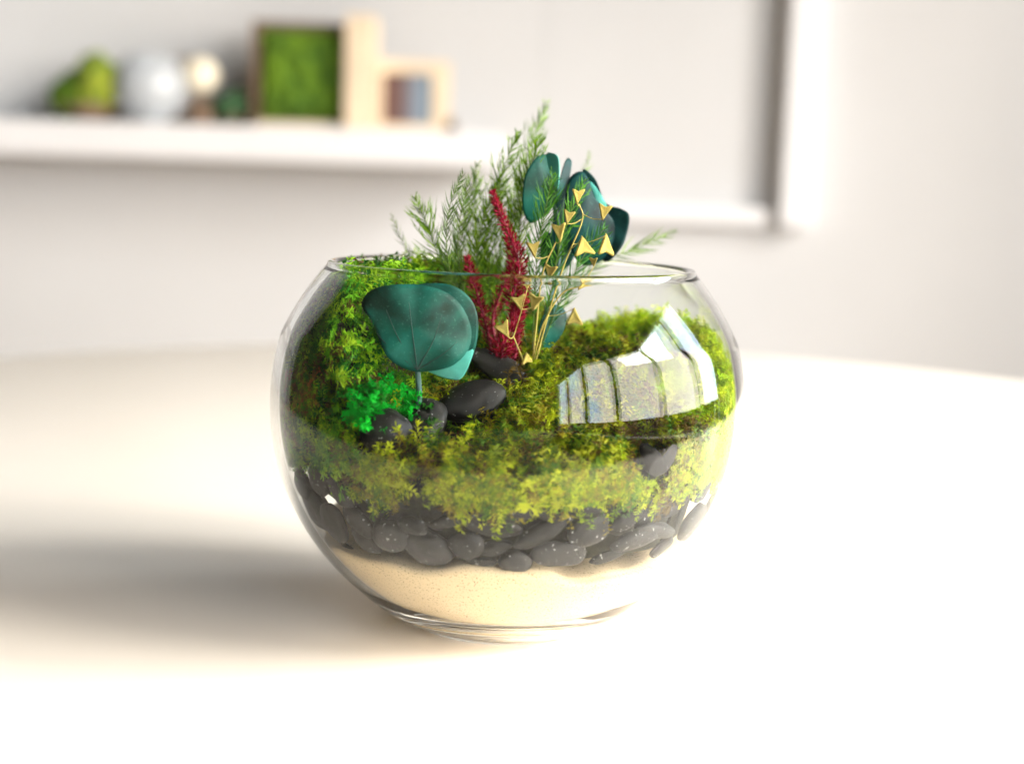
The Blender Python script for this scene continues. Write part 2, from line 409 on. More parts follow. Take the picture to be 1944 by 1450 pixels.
# ------------------------------------------------------------------ moss
m_soil = mat('dark_moss_soil', (.018, .018, .007), .95, .4, 300, .6, 700)
m_moss = attr_mat('moss_leaf', .6, .45, .2)
def in_bowl(P, gap=.0006):
    """press points that would poke through the glass back inside"""
    c = np.array((0, 0, ZC)); g = P-c
    rr = np.hypot(P[:, 0], P[:, 1]); lim = r_in_np(np.minimum(P[:, 2], RIMZ))-gap
    k = np.where((rr > lim), lim/np.maximum(rr, 1e-6), 1.0)
    P[:, 0] *= k; P[:, 1] *= k
    return P
def region_core(name, parent, inside, lift=-.0035):
    """solid ground of a moss clump"""
    bm = bmesh.new(); N = 90; grid = {}
    for i in range(N+1):
        for j in range(N+1):
            x = -.094+.188*i/N; y = -.094+.188*j/N
            z = float(H(np.array(x), np.array(y)))+lift
            if inside(x, y, z) :
                rl_ = float(r_in_np(np.array(min(z, RIMZ))))-.0060
                r_ = math.hypot(x, y)
                if r_ < .0935:
                    k = min(1, rl_/r_) if r_ > 0 else 1
                    grid[i, j] = (bm.verts.new((x*k, y*k, z)), bm.verts.new((x*k*.84, y*k*.84, .046)))
    for i in range(N):
        for j in range(N):
            q = [(i, j), (i+1, j), (i+1, j+1), (i, j+1)]
            if all(k in grid for k in q): bm.faces.new([grid[k][0] for k in q])
    # skirt down to the pebble layer
    cnt = {}
    for f in bm.faces:
        for e in f.edges: cnt[e] = cnt.get(e, 0)+1
    low = {grid[k][0]: grid[k][1] for k in grid}
    for e, n in cnt.items():
        if n == 1:
            a, b = e.verts
            mids = []
            for v in (a, b):
                mids.append(low[v])
            try: bm.faces.new([a, b, mids[1], mids[0]])
            except ValueError: pass
    for v in [v for v in bm.verts if not v.link_faces]: bm.verts.remove(v)
    bmesh.ops.recalc_face_normals(bm, faces=bm.faces[:])
    return bm_obj(name, bm, m_soil, parent)
def sprig_templates(nt=8, nodes=9, L=1.0, leaf=.34, wid=.055, spread=.9, seed=1):
    """feathery moss shoots of diamond leaflets; returns list of (V, F)"""
    rg = np.random.default_rng(seed); T = []
    for _ in range(nt):
        V = []; Fc = []; tipw = []
        bend = rg.uniform(-.5, .5, 2)
        for k in range(nodes):
            t = (k+.5)/nodes; c = np.array((bend[0]*t*t*L*.6, bend[1]*t*t*L*.6, t*L))
            for s in range(3 if k < nodes-1 else 4):
                a = rg.uniform(0, 2*math.pi); l = leaf*L*(1.15-.65*t)*rg.uniform(.7, 1.2)
                d = np.array((math.cos(a)*spread, math.sin(a)*spread, rg.uniform(.25, .8))); d /= np.linalg.norm(d)
                sd = np.cross(d, rg.normal(size=3)); sd /= np.linalg.norm(sd); ww = wid*L*rg.uniform(.7, 1.2)
                b = len(V); V += [c, c+d*l*.5+sd*ww, c+d*l+np.array((0, 0, -.05*L)), c+d*l*.5-sd*ww]
                Fc.append((b, b+1, b+2, b+3)); tipw += [.0, .5, 1., .5]
        # the stem itself, a thin strip
        b = len(V); V += [np.array((-.02*L, 0, 0)), np.array((.02*L, 0, 0)), np.array((bend[0]*L*.6, bend[1]*L*.6, L)), ]; Fc.append((b, b+1, b+2, b+2)); tipw += [0, 0, .6]
        T.append((np.array(V), np.array(Fc), np.array(tipw)))
    return T
def scatter(name, parent, P, D, S, cols, T, m, press=True, tipc=(1.25, 1.2, .9)):
    """one mesh of shoots at P pointing along D, sized S, coloured cols"""
    AV = []; AF = []; AC = []; off = 0
    for i in range(len(P)):
        V, Fc, tw = T[i % len(T)]
        d = D[i]/np.linalg.norm(D[i]); a = np.cross(d, rng.normal(size=3)); a /= np.linalg.norm(a); b = np.cross(d, a)
        M = np.stack([a, b, d])
        AV.append(V @ M * S[i]*rng.choice((.6, .8, 1.0, 1.25)) + P[i]); AF.append(Fc+off); off += len(V)
        c = cols[i][None, :]*(1+(np.array(tipc)-1)[None, :]*tw[:, None]); AC.append(np.c_[np.clip(c, 0, 1), np.ones(len(c))])
    AV = np.concatenate(AV); AF = np.concatenate(AF); AC = np.concatenate(AC)
    if press: AV = in_bowl(AV)
    me = bpy.data.meshes.new(name)
    tri = AF[:, 2] == AF[:, 3]
    faces = [tuple(f[:3]) if t else tuple(f) for f, t in zip(AF.tolist(), tri)]
    me.from_pydata(AV.tolist(), [], faces)
    ca = me.color_attributes.new('col', 'FLOAT_COLOR', 'POINT'); ca.data.foreach_set('color', AC.ravel())
    o = link(name, me, m, parent, smooth=False); o['kind'] = 'stuff'
    return o
def pick(pal, n, jit=.25):
    pal = np.array(pal); c = pal[rng.integers(0, len(pal), n)]; return c*(1+rng.uniform(-jit*1.6, jit*1.6, (n, 1)))
def ground_points(n, inside, side=.35, zmin=.0735):
    P = []; D = []
    while len(P) < n:
        if rng.random() < side:                      # moss pressed against the glass
            a = rng.uniform(0, 2*math.pi); x, y = .093*math.cos(a), .093*math.sin(a)
            top = float(H(np.array(x*.95), np.array(y*.95)))
            lo = zmin + .009*noise.noise(Vector((x*60, y*60, 3))) + .007*noise.noise(Vector((x*160, y*160, 9)))
            if top <= lo: continue
            z = rng.uniform(lo, top); r = float(r_in_np(np.array(z)))-rng.uniform(.002, .010)
            p = np.array((r*math.cos(a), r*math.sin(a), z)); d = np.array((math.cos(a)*.7, math.sin(a)*.7, rng.uniform(-.5, .8)))+rng.normal(size=3)*.5
        else:
            x, y = rng.uniform(-.092, .092, 2)
            if x*x+y*y > .092**2: continue
            z = float(H(np.array(x), np.array(y))); r = math.hypot(x, y)
            if r > float(r_in_np(np.array(min(z, RIMZ))))-.0015: continue
            e = .001
            gx = float(H(np.array(x+e), np.array(y))-H(np.array(x-e), np.array(y)))/(2*e); gy = float(H(np.array(x), np.array(y+e))-H(np.array(x), np.array(y-e)))/(2*e)
            p = np.array((x, y, z-rng.uniform(.001, .004))); d = np.array((-gx, -gy-.6, 1.0))+rng.normal(size=3)*.6
        if not inside(p[0], p[1], p[2]): continue
        if noise.noise(Vector(p)*115) < -.06: continue
        q_ = Vector(p)+Vector(d).normalized()*.006
        if any((q_-c).length < r*1.12+.001 or (Vector(p)-c).length < r*1.22 for c, r in STONES): continue
        P.append(p); D.append(d)
    return np.array(P), np.array(D)
# which clump a place belongs to
def reg(x, y):
    w_ = .006*math.sin(y*90)+.004*math.sin(x*130)
    if -x+.5*y > .022 + w_: return 'left'
    if x > .052 - .35*(y) + w_: return 'right'
    return 'front'
inL = lambda x, y, z: reg(x, y) == 'left'
inR = lambda x, y, z: reg(x, y) == 'right'
inF = lambda x, y, z: reg(x, y) == 'front'
TS = sprig_templates(12, 11, 1.0, .40, .032, seed=3)
TF = sprig_templates(12, 13, 1.0, .36, .026, seed=5)
def clump(label, inside, n, pal, smin, smax, T, side=.35, zmin=.0735):
    t = thing('moss_clump', label, 'moss', (0, 0, 0))
    region_core('soil', t, inside)
    P, D = ground_points(n, inside, side, zmin)
    P = P.copy()
    scatter('moss_shoots', t, P, D, rng.uniform(smin, smax, n), pick(pal, n), T, m_moss)
    return t
clump('tall deep green moss mound filling the left side of the bowl up to the rim', inL, 6500,
      [(.050, .190, .008), (.100, .29, .010), (.20, .40, .015), (.02, .12, .012), (.28, .44, .02), (.10, .07, .02)], .007, .013, TS, .45)
clump('olive and yellow green feathery moss carpet across the front of the bowl', inF, 6500,
      [(.23, .31, .008), (.36, .42, .012), (.13, .22, .008), (.06, .14, .008), (.24, .20, .015), (.46, .50, .03), (.12, .08, .02)], .008, .015, TF, .22)
clump('lime moss mound coloured bright as if sunlit along the right side of the bowl behind the reflection', inR, 5000,
      [(.45, .60, .02), (.58, .70, .04), (.36, .54, .02), (.55, .60, .04)], .0065, .011, TS, .45)  # lime moss, palette raised so the colour itself carries the sunlit brightness
# emerald tuft
def tuft(label, spots, pal, smin, smax, T, nm='moss_tuft'):
    t = thing(nm, label, 'moss')
    P = []; D = []
    for (px, py, rx, ry, n) in spots:
        for _ in range(n):
            a = rng.uniform(0, 2*math.pi); q = math.sqrt(rng.random())
            g = ground_hit(px+rx*q*math.cos(a), py+ry*q*math.sin(a))
            g = g + (CAMP-g).normalized()*rng.uniform(.008, .019)
            P.append(np.array(g)); D.append(np.array((rng.normal()*.8-.2, -.5, .6+rng.normal()*.4)))
    n = len(P)
    scatter('moss_shoots', t, np.array(P), np.array(D), rng.uniform(smin, smax, n), pick(pal, n, .2), T, m_moss)
    return t
EM = [(.002, .30, .018), (.004, .20, .014), (.006, .42, .03), (.02, .14, .01)]
TE = sprig_templates(8, 8, 1.0, .34, .075, seed=9)
tuft('vivid emerald green moss tuft under the front teal leaf', [(735, 760, 48, 28, 110), (690, 795, 34, 12, 44), (775, 778, 26, 26, 45)], EM, .005, .009, TE)
tuft('small bright green moss tuft poking up at the left rim', [(735, 512, 40, 8, 22), (655, 548, 22, 12, 20)], [(.05, .42, .03), (.09, .40, .03)], .005, .009, TE)

tuft('rusty brown moss patch at the left edge of the bowl', [(556, 752, 20, 42, 60)], [(.26, .11, .03), (.18, .08, .02), (.30, .17, .04)], .005, .009, TS)
# ------------------------------------------------------------------ teal eucalyptus
def leaf_mat(name, a, b, vein=True):
    m, nt, p = new_mat(name)
    tc = nt.nodes.new('ShaderNodeTexCoord')
    n = nt.nodes.new('ShaderNodeTexNoise'); n.inputs['Scale'].default_value = 55; n.inputs['Detail'].default_value = 6
    f = nt.nodes.new('ShaderNodeTexNoise'); f.inputs['Scale'].default_value = 1100; f.inputs['Detail'].default_value = 2
    for k in (n, f): nt.links.new(tc.outputs['Object'], k.inputs['Vector'])
    r = nt.nodes.new('ShaderNodeValToRGB'); r.color_ramp.elements[0].position = .35; r.color_ramp.elements[1].position = .62
    r.color_ramp.elements[0].color = (*a, 1); r.color_ramp.elements[1].color = (*b, 1); nt.links.new(n.outputs['Fac'], r.inputs['Fac'])
    g = nt.nodes.new('ShaderNodeValToRGB'); g.color_ramp.elements[0].position = .62; g.color_ramp.elements[1].position = .72
    g.color_ramp.elements[0].color = (0, 0, 0, 1); g.color_ramp.elements[1].color = (.02, .05, .04, 1); nt.links.new(f.outputs['Fac'], g.inputs['Fac'])
    mx = nt.nodes.new('ShaderNodeMix'); mx.data_type = 'RGBA'; mx.blend_type = 'ADD'; mx.inputs[0].default_value = .8
    nt.links.new(r.outputs['Color'], mx.inputs[6]); nt.links.new(g.outputs['Color'], mx.inputs[7])
    nt.links.new(mx.outputs[2], p.inputs['Base Color']); p.inputs['Roughness'].default_value = .62
    p.inputs['Specular IOR Level'].default_value = .22
    bp = nt.nodes.new('ShaderNodeBump'); bp.inputs['Strength'].default_value = .3; bp.inputs['Distance'].default_value = .0004
    nt.links.new(n.outputs['Fac'], bp.inputs['Height']); nt.links.new(bp.outputs['Normal'], p.inputs['Normal'])
    return m
m_teal = leaf_mat('teal_leaf', (.001, .014, .008), (.003, .085, .062))
m_teal_backlit = leaf_mat('backlit_teal_leaf', (.001, .006, .007), (.002, .045, .042))  # teal leaf again, with the backlit shade of the upper leaves in its colour
m_teal_l = leaf_mat('light_teal_leaf', (.05, .30, .25), (.12, .45, .38))
m_stem = mat('teal_stem', (.06, .13, .12), .5, .2, 200)
def leaf(outline, Y, m, parent, bulge=.008, lean=(0, 0), fold=0.0, name='leaf', thick=.00035):
    """a leaf blade with the given outline round its own centre; bulge cups it, lean tilts it in depth (per metre x, z)"""
    pts = [at(px, py, Y) for px, py in outline]
    pts = [p for p in smooth_closed(pts, 48)]
    c = sum(pts, Vector())/len(pts); vs = []; fs = []; n = len(pts); RG = 9
    vs.append(c.copy())
    for k in range(1, RG+1):
        for p in pts: vs.append(c + (p-c)*(k/RG))
    out = []
    mr = max((p-c).length for p in pts)
    ph = random.uniform(0, 6)
    for v in vs:
        d = (v-c); q = d.length/mr; th = math.atan2(d.z, d.x)
        y = bulge*(q*q) + lean[0]*d.x + lean[1]*d.z + fold*abs(d.x) + .0006*noise.noise(v*120) + mr*q*q*(.05*math.sin(4*th+ph)+.035*math.sin(7*th+2*ph)) + mr*.06*q*q*abs(math.sin((th+1.57)*.5+.2))
        out.append(Vector((v.x, v.y+y, v.z))-c)
    for i in range(n): fs.append((0, 1+i, 1+(i+1) % n))
    for k in range(RG-1):
        for i in range(n):
            j = (i+1) % n; fs.append((1+k*n+i, 1+(k+1)*n+i, 1+(k+1)*n+j, 1+k*n+j))
    me = bpy.data.meshes.new(name); me.from_pydata([tuple(v) for v in out], [], fs)
    o = link(name, me, m, parent); o.location = c - (parent.location if parent else Vector())
    s = o.modifiers.new('thickness', 'SOLIDIFY'); s.thickness = thick; s.offset = 0
    return o
def smooth_closed(P, n):
    out = []; L = len(P)
    for i in range(n):
        u = i/n*L; k = int(u); t = u-k
        a, b, c, d = P[(k-1) % L], P[k % L], P[(k+1) % L], P[(k+2) % L]
        out.append(0.5*((2*b)+(c-a)*t+(2*a-5*b+4*c-d)*t*t+(3*b-a-3*c+d)*t**3))
    return out
base = at(795, 770, -.052)
eu = thing('eucalyptus_sprig', 'teal eucalyptus sprig with one broad round leaf standing like a tiny tree in the bowl', 'eucalyptus', base)
leaf([(688, 585), (700, 560), (730, 547), (775, 544), (815, 548), (852, 562), (880, 592), (894, 632), (888, 668), (865, 692), (830, 704), (795, 706), (765, 698), (738, 678), (722, 648), (708, 612)], -.058, m_teal, eu, .0035, (.1, .15))
leaf([(790, 550), (820, 541), (860, 545), (892, 568), (906, 600), (907, 640), (897, 680), (884, 700), (868, 660), (840, 600)], -.049, m_teal, eu, .004, (.2, 0))
l3 = leaf([(790, 698), (835, 690), (880, 672), (899, 665), (888, 700), (872, 722), (845, 719), (815, 708)], -.051, m_teal_l, eu, .003, (0, -.5)); l3['label'] = 'pale teal underside leaf'
tube('stem', [p-base for p in smooth_curve([at(796, 775, -.052), at(796, 740, -.053), at(794, 705, -.0545), at(792, 690, -.0548)], 14)], .0015, m_stem, eu, 8, .6)
m_vein = mat('dark_leaf_vein', (.002, .016, .012), .7, .2, 200)
for (x_, y_) in ((778, 575), (735, 590), (840, 600), (712, 628), (868, 650)):
    c0 = at(793, 702, -.0585); c1 = at((793+x_)/2+(x_-785)*.1, (702+y_)/2, -.0592); c2 = at(x_, y_, -.0585)
    tube('vein', [p-base for p in smooth_curve([c0, c1, c2], 12)], .00028, m_vein, eu, 5, .3)
# tall sprig at the back
base = at(1022, 690, .015)
e2 = thing('eucalyptus_sprig', 'tall teal eucalyptus sprig, leaves coloured dark as if backlit, rising above the rim behind the golden seed pods', 'eucalyptus', base)
def L2(pts, Y, m, **k): return leaf(pts, Y, m, e2, **k)
L2([(1022, 296), (1045, 296), (1052, 320), (1060, 352), (1052, 390), (1030, 412), (1008, 424), (994, 405), (992, 370), (998, 330)], .012, m_teal, bulge=.006, lean=(.6, 0))
L2([(1038, 294), (1050, 291), (1060, 300), (1062, 330), (1058, 360), (1047, 335)], .010, m_teal_l, bulge=.002, lean=(-1.0, 0))
L2([(1076, 302), (1086, 306), (1084, 325), (1078, 350), (1068, 385), (1058, 400), (1056, 370), (1064, 335)], .014, m_teal_backlit, bulge=.004, lean=(1.2, 0))
L2([(1088, 332), (1108, 326), (1120, 345), (1128, 372), (1150, 400), (1168, 425), (1165, 470), (1140, 500), (1112, 506), (1092, 490), (1080, 450), (1072, 400), (1076, 355)], .010, m_teal_backlit, bulge=.010, lean=(.3, 0))
L2([(1106, 322), (1130, 340), (1150, 385), (1178, 396), (1193, 408), (1190, 440), (1178, 470), (1150, 497), (1132, 470), (1130, 420), (1118, 370)], .022, m_teal_backlit, bulge=-.004, lean=(-.3, 0))
L2([(1120, 345), (1136, 362), (1152, 392), (1142, 400), (1130, 375)], .018, m_teal_l, bulge=.002)
L2([(1046, 352), (1070, 340), (1092, 350), (1100, 400), (1098, 460), (1082, 505), (1056, 512), (1042, 470), (1050, 410)], .020, m_teal_backlit, bulge=.005, lean=(.5, 0))
L2([(1050, 580), (1066, 585), (1076, 600), (1070, 630), (1052, 655), (1032, 668), (1022, 650), (1024, 615), (1036, 592)], .000, m_teal, bulge=.004, lean=(.4, 0))
L2([(1036, 440), (1060, 455), (1072, 480), (1066, 520), (1045, 530), (1028, 505), (1026, 465)], .020, m_teal_backlit, bulge=.004)
tube('stem', [p-base for p in smooth_curve([at(1022, 700, .015), at(1035, 600, .013), at(1058, 520, .014), at(1062, 440, .015), at(1052, 380, .014)], 20)], .0011, m_stem, e2, 8, .6)
tube('twig', [p-base for p in smooth_curve([at(1056, 520, .014), at(1085, 470, .014), at(1115, 420, .012)], 12)], .0008, m_stem, e2, 8, .6)

# ------------------------------------------------------------------ feathery fronds
m_needle = attr_mat('fern_needle', .55, .3, .2)
m_fstem = mat('fern_stem', (.10, .16, .02), .55, .2, 200)
def frond(label, pts, needle=.008, step=.0011, wid=.00027, pal=((.12, .25, .010), (.20, .35, .02), (.07, .15, .01)), start=.25, rad=.0003, ang=32, sub=0, group='feathery fern fronds', grow=1.25):
    W = [at(px, py, Y) for (px, py, Y) in pts]; cv = smooth_curve(W, 60); b0 = cv[0]
    t = thing('fern_frond', label, 'fern', b0, group)
    tube('stem', [p-b0 for p in cv], rad, m_fstem, t, 5, .35)
    L = sum((cv[i+1]-cv[i]).length for i in range(60)); V = []; Fc = []; col = []
    s = 0; side = 1; nx = L*start
    for i in range(60):
        a, b = cv[i], cv[i+1]; seg = (b-a).length; tg = (b-a).normalized()
        while nx < s+seg:
            p = a+(b-a)*((nx-s)/seg); u = nx/L; side = -side
            out = tg.cross(Vector((0, 1, 0))).normalized()*side
            out = (out + Vector((0, random.uniform(-.9, .9), 0))).normalized()
            A = R(ang*random.uniform(.6, 1.35)); d = (tg*math.cos(A)+out*math.sin(A)).normalized()
            env = min(1, (u-start)/(1-start)*4+.3)*min(1, (1-u)*3.5+.22)
            l = needle*grow*env*random.uniform(.6, 1.2)
            def blade(p, d, l, w_):
                sd = d.cross(Vector((random.gauss(0, 1), random.gauss(0, 1), random.gauss(0, 1)))).normalized()*w_
                e = d*l + tg*l*.18
                k = len(V); V.extend([p-sd, p+sd, p+d*l*.5+sd*.9, p+d*l*.5-sd*.9, p+e]); Fc.extend([(k, k+1, k+2, k+3), (k+3, k+2, k+4)])
                c = Vector(random.choice(pal))*random.uniform(.75, 1.3); col.extend([(*c, 1)]*5)
            blade(p, d, l, wid)
            for q in range(sub):
                f = random.uniform(.2, .85); dd = (d+Vector((random.gauss(0, .45), random.gauss(0, .45), random.gauss(0, .45)))).normalized()
                blade(p+d*l*f, dd, l*.35, wid*.9)
            nx += step*.6*random.uniform(.7, 1.3)
        s += seg
    me = bpy.data.meshes.new('needles'); me.from_pydata([tuple(v-b0) for v in V], [], Fc)
    ca = me.color_attributes.new('col', 'FLOAT_COLOR', 'POINT'); ca.data.foreach_set('color', np.array(col).ravel())
    o = link('needles', me, m_needle, t, smooth=False); o['kind'] = 'stuff'
    return t
B = (1000, 690)
frond('tallest feathery frond curving to a hazy tip above all the others', [(1000, 690, .03), (975, 560, .04), (975, 430, .05), (1000, 300, .06), (1038, 195, .075)], .010, .0012, sub=1)
frond('upright frond ending in a pointed tip left of the tallest one', [(990, 690, .02), (955, 570, .025), (940, 450, .03), (950, 340, .03), (985, 252, .03)], .010, .0009, sub=1)
frond('thick frond rising just left of the folded teal leaf', [(1005, 690, .01), (985, 560, .015), (985, 450, .018), (1000, 350, .018), (1026, 262, .018)], .011, .0008, sub=2)
frond('arched frond with drooping tip left of the red spikes', [(975, 690, .02), (925, 600, .02), (905, 500, .02), (920, 410, .02), (945, 350, .022)], .010, .0009, sub=1)
frond('slim frond standing over the left middle of the rim', [(965, 690, .03), (915, 560, .035), (905, 460, .038), (902, 380, .04), (905, 312, .042)], .010, .0010, sub=1)
frond('sparse dark thin frond bending left from the rim', [(960, 690, .01), (880, 580, .005), (850, 490, .0), (852, 400, .0), (880, 325, .002)], .007, .0013, sub=0, pal=((.05, .11, .015), (.07, .14, .02)))
frond('second sparse thin frond next to the dark bending one', [(955, 690, .01), (890, 580, .008), (870, 490, .006), (873, 420, .006), (890, 340, .01)], .008, .0012, sub=0, pal=((.06, .13, .015), (.12, .2, .03)))
frond('low frond leaning left over the rim with a broad plume', [(950, 690, .01), (880, 560, .01), (835, 490, .01), (812, 430, .012), (788, 375, .018)], .010, .0009, sub=1)
frond('faint single stalk leaning farthest left over the rim', [(940, 690, .02), (850, 570, .03), (790, 500, .035), (762, 455, .04), (742, 405, .05)], .005, .003, sub=0)
frond('pale frond arching out to the right over the rim', [(1030, 690, .03), (1080, 560, .04), (1140, 500, .045), (1210, 470, .05), (1282, 440, .055)], .009, .0014, sub=0, wid=.0003)
frond('short frond crossing in front of the folded teal leaf', [(1010, 690, .0), (1015, 560, .0), (1022, 470, .0), (1035, 400, .0), (1050, 330, .002)], .010, .0009, sub=1, pal=((.05, .17, .02), (.08, .24, .02)))
frond('short frond spread against the big backlit teal leaf', [(1020, 690, .0), (1045, 560, -.002), (1062, 470, -.002), (1085, 400, -.002), (1112, 340, -.001)], .009, .0010, sub=1, pal=((.05, .17, .02), (.08, .24, .02)))
frond('dark green frond curling below the big backlit teal leaf', [(1015, 690, .0), (1060, 580, -.004), (1085, 530, -.004), (1112, 480, -.004), (1150, 430, -.003)], .009, .0010, sub=1, pal=((.03, .12, .015), (.05, .18, .02)))
frond('faint frond tip showing above the right teal leaf', [(1030, 690, .04), (1060, 520, .06), (1090, 400, .07), (1120, 290, .085)], .007, .0022, sub=0)

frond('full green frond between the arched one and the pointed one', [(985, 690, .018), (940, 590, .02), (925, 500, .022), (928, 430, .022), (955, 330, .026)], .010, .0009, sub=1)
frond('leafy frond behind the tip of the tall red spike', [(990, 690, .022), (965, 590, .028), (960, 500, .03), (972, 410, .032), (1000, 330, .034)], .011, .0009, sub=1)
frond('pale frond with a soft plume left of the tall red spike', [(965, 690, .028), (915, 590, .03), (888, 500, .034), (880, 420, .036), (900, 345, .04)], .011, .0010, sub=1)
# ------------------------------------------------------------------ red spikes
m_red = attr_mat('crimson_bristle', .6, .35, .3)
def spike(label, pts, n=1500, ln=(.0018, .0048)):
    W = [at(px, py, Y) for (px, py, Y, _) in pts]; cv = smooth_curve(W, 50); b0 = cv[0]
    rw = np.interp(np.linspace(0, 1, 51), np.linspace(0, 1, len(pts)), [q[3] for q in pts])*.42/FPX
    t = thing('red_flower_spike', label, 'flower', b0, 'dried crimson flower spikes')
    tube('stem', [p-b0 for p in cv], .0009, mat('crimson_stem', (.22, .012, .03), .6), t, 6, .4)
    V = []; Fc = []; col = []
    for _ in range(n):
        i = random.randrange(50); p = cv[i].lerp(cv[i+1], random.random()); tg = (cv[i+1]-cv[i]).normalized()
        a = random.uniform(0, 2*math.pi); o1 = tg.cross(Vector((0, 1, .1))).normalized(); o2 = tg.cross(o1)
        o_ = o1*math.cos(a)+o2*math.sin(a); q = rw[i]*random.random()**.7
        p = p+o_*q
        d = (tg*random.uniform(.4, 1.3)+o_+Vector((random.gauss(0, .3), random.gauss(0, .3), random.gauss(0, .3)))).normalized()
        l = random.uniform(*ln)*(.45+.55*min(1, rw[i]/.004)); sd = d.cross(Vector((random.gauss(0, 1), random.gauss(0, 1), random.gauss(0, 1)))).normalized()*l*.10
        k = len(V); V.extend([p, p+d*l*.5+sd, p+d*l, p+d*l*.5-sd]); Fc.append((k, k+1, k+2, k+3))
        c = Vector(random.choice([(.34, .006, .025), (.20, .004, .015), (.48, .02, .07), (.14, .003, .012)])); col.extend([(*c, 1)]*4)
    me = bpy.data.meshes.new('bristles'); me.from_pydata([tuple(v-b0) for v in V], [], Fc)
    ca = me.color_attributes.new('col', 'FLOAT_COLOR', 'POINT'); ca.data.foreach_set('color', np.array(col).ravel())
    o = link('bristles', me, m_red, t, smooth=False); o['kind'] = 'stuff'
spike('tall crimson flower spike with its thin tip above the rim', [(975, 688, -.004, 6), (985, 620, -.004, 12), (975, 560, -.002, 20), (985, 505, 0, 22), (968, 450, 0, 10), (948, 400, 0, 7), (934, 364, 0, 3)], 2100)
spike('short crimson flower spike left of the tall one with its tip at the rim', [(935, 690, .002, 6), (925, 630, .002, 9), (912, 580, .002, 13), (898, 530, .002, 10), (887, 488, .002, 4)], 1100)
spike('dark red flower cluster low down in front of the tall spike', [(948, 685, -.008, 20), (955, 660, -.008, 26), (968, 625, -.008, 20), (988, 590, -.006, 13), (1000, 545, -.004, 6)], 1000)
spike('crimson flower spike crossing the rim between the other two', [(955, 690, .008, 6), (935, 620, .008, 9), (945, 570, .008, 12), (965, 520, .008, 12), (985, 470, .008, 6)], 700)

# ------------------------------------------------------------------ golden seed pods
m_pod = mat('golden_pod', (.56, .46, .13), .9, .2, 500, .6, 1200, spec=.05, two=(.38, .29, .07))
_n = m_pod.node_tree; _o = _n.nodes.new('ShaderNodeObjectInfo'); _h = _n.nodes.new('ShaderNodeHueSaturation'); _m = _n.nodes.new('ShaderNodeMapRange')
_m.inputs[3].default_value = .55; _m.inputs[4].default_value = 1.25; _n.links.new(_o.outputs['Random'], _m.inputs[0]); _n.links.new(_m.outputs[0], _h.inputs['Value'])
_b = _n.nodes['Principled BSDF'].inputs['Base Color']; _n.links.new(_b.links[0].from_socket, _h.inputs['Color']); _n.links.new(_h.outputs[0], _b)
m_pstem = mat('golden_pod_stalk', (.42, .34, .07), .55, .15, 300)
def pod_mesh():
    bm = bmesh.new()
    prof_ = [(0, -.62), (.12, -.42), (.30, -.05), (.50, .30), (.57, .42), (.50, .50), (.25, .42), (0, .33), (-.25, .42), (-.50, .50), (-.57, .42), (-.50, .30), (-.30, -.05), (-.12, -.42)]
    rings = []
    for (s, z) in ((.62, -.11), (.86, -.13), (1, 0), (.86, .13), (.62, .11)):
        rings.append([bm.verts.new((x*s, z, (y-.08)*s+.08)) for x, y in prof_])
    n = len(prof_)
    for a, b in zip(rings, rings[1:]):
        for i in range(n): bm.faces.new([a[i], a[(i+1) % n], b[(i+1) % n], b[i]])
    for rr, sg in ((rings[0], -1), (rings[-1], 1)):
        c = bm.verts.new((0, sg*.03, .08)); 
        for i in range(n): bm.faces.new([rr[i], rr[(i+1) % n], c])
    bmesh.ops.recalc_face_normals(bm, faces=bm.faces[:])
    me = bpy.data.meshes.new('seed_pod'); bm.to_mesh(me); bm.free(); me.materials.append(m_pod)
    me.polygons.foreach_set('use_smooth', [True]*len(me.polygons)); return me
PODM = pod_mesh()
def podstem(label, spine, pods):
    cv = smooth_curve([at(*q) for q in spine], 40); b0 = cv[0]
    t = thing('seed_pod_stem', label, 'dried plant', b0, 'golden seed pod stems')
    tube('stem', [p-b0 for p in cv], .0004, m_pstem, t, 6, .6)
    for (px, py, rot, s) in pods:
        Y = spine[-1][2]-.004+random.uniform(-.002, .002)
        p = at(px, py, Y); near = min(cv, key=lambda q: (q-p).length + max(0, q.z-p.z)*2)
        o = bpy.data.objects.new('seed_pod', PODM); C.objects.link(o); o.parent = t; o.location = p-b0
        k = s*.58/FPX*random.uniform(.8, 1.1); o.scale = (k*random.uniform(.85, 1.1), k, k*random.uniform(.9, 1.15)); o.rotation_euler = (random.uniform(-.3, .3), R(rot), random.uniform(-.5, .5))
        tip = p + Vector((math.sin(R(rot))*-k*.55, 0, -math.cos(R(rot))*k*.55))
        tube('stalk', [q-b0 for q in smooth_curve([near, (near+tip)/2+Vector((0, 0, -.0008)), tip], 8)], .0002, m_pstem, t, 5, .8)
podstem('golden seed pod stem reaching highest in front of the backlit teal leaf', [(1015, 695, -.012), (1040, 600, -.014), (1072, 500, -.016), (1105, 420, -.016), (1100, 388, -.016)],
        [(1097, 372, 0, 30), (1147, 402, 10, 30), (1079, 412, 12, 30), (1108, 468, 172, 32), (1150, 466, 185, 32)])
podstem('golden seed pod stem just left of the highest one', [(1010, 695, -.008), (1020, 600, -.010), (1030, 520, -.012), (1055, 460, -.012)],
        [(1062, 440, -8, 32), (1013, 473, -5, 32), (1045, 516, 10, 28), (1015, 574, 15, 30), (985, 574, -15, 30)])
podstem('golden seed pod stem leaning right under the rim', [(1010, 695, -.010), (1030, 620, -.016), (1065, 560, -.018), (1100, 545, -.018)],
        [(1107, 540, 40, 28), (1090, 603, 178, 30), (1127, 497, 0, 20)])
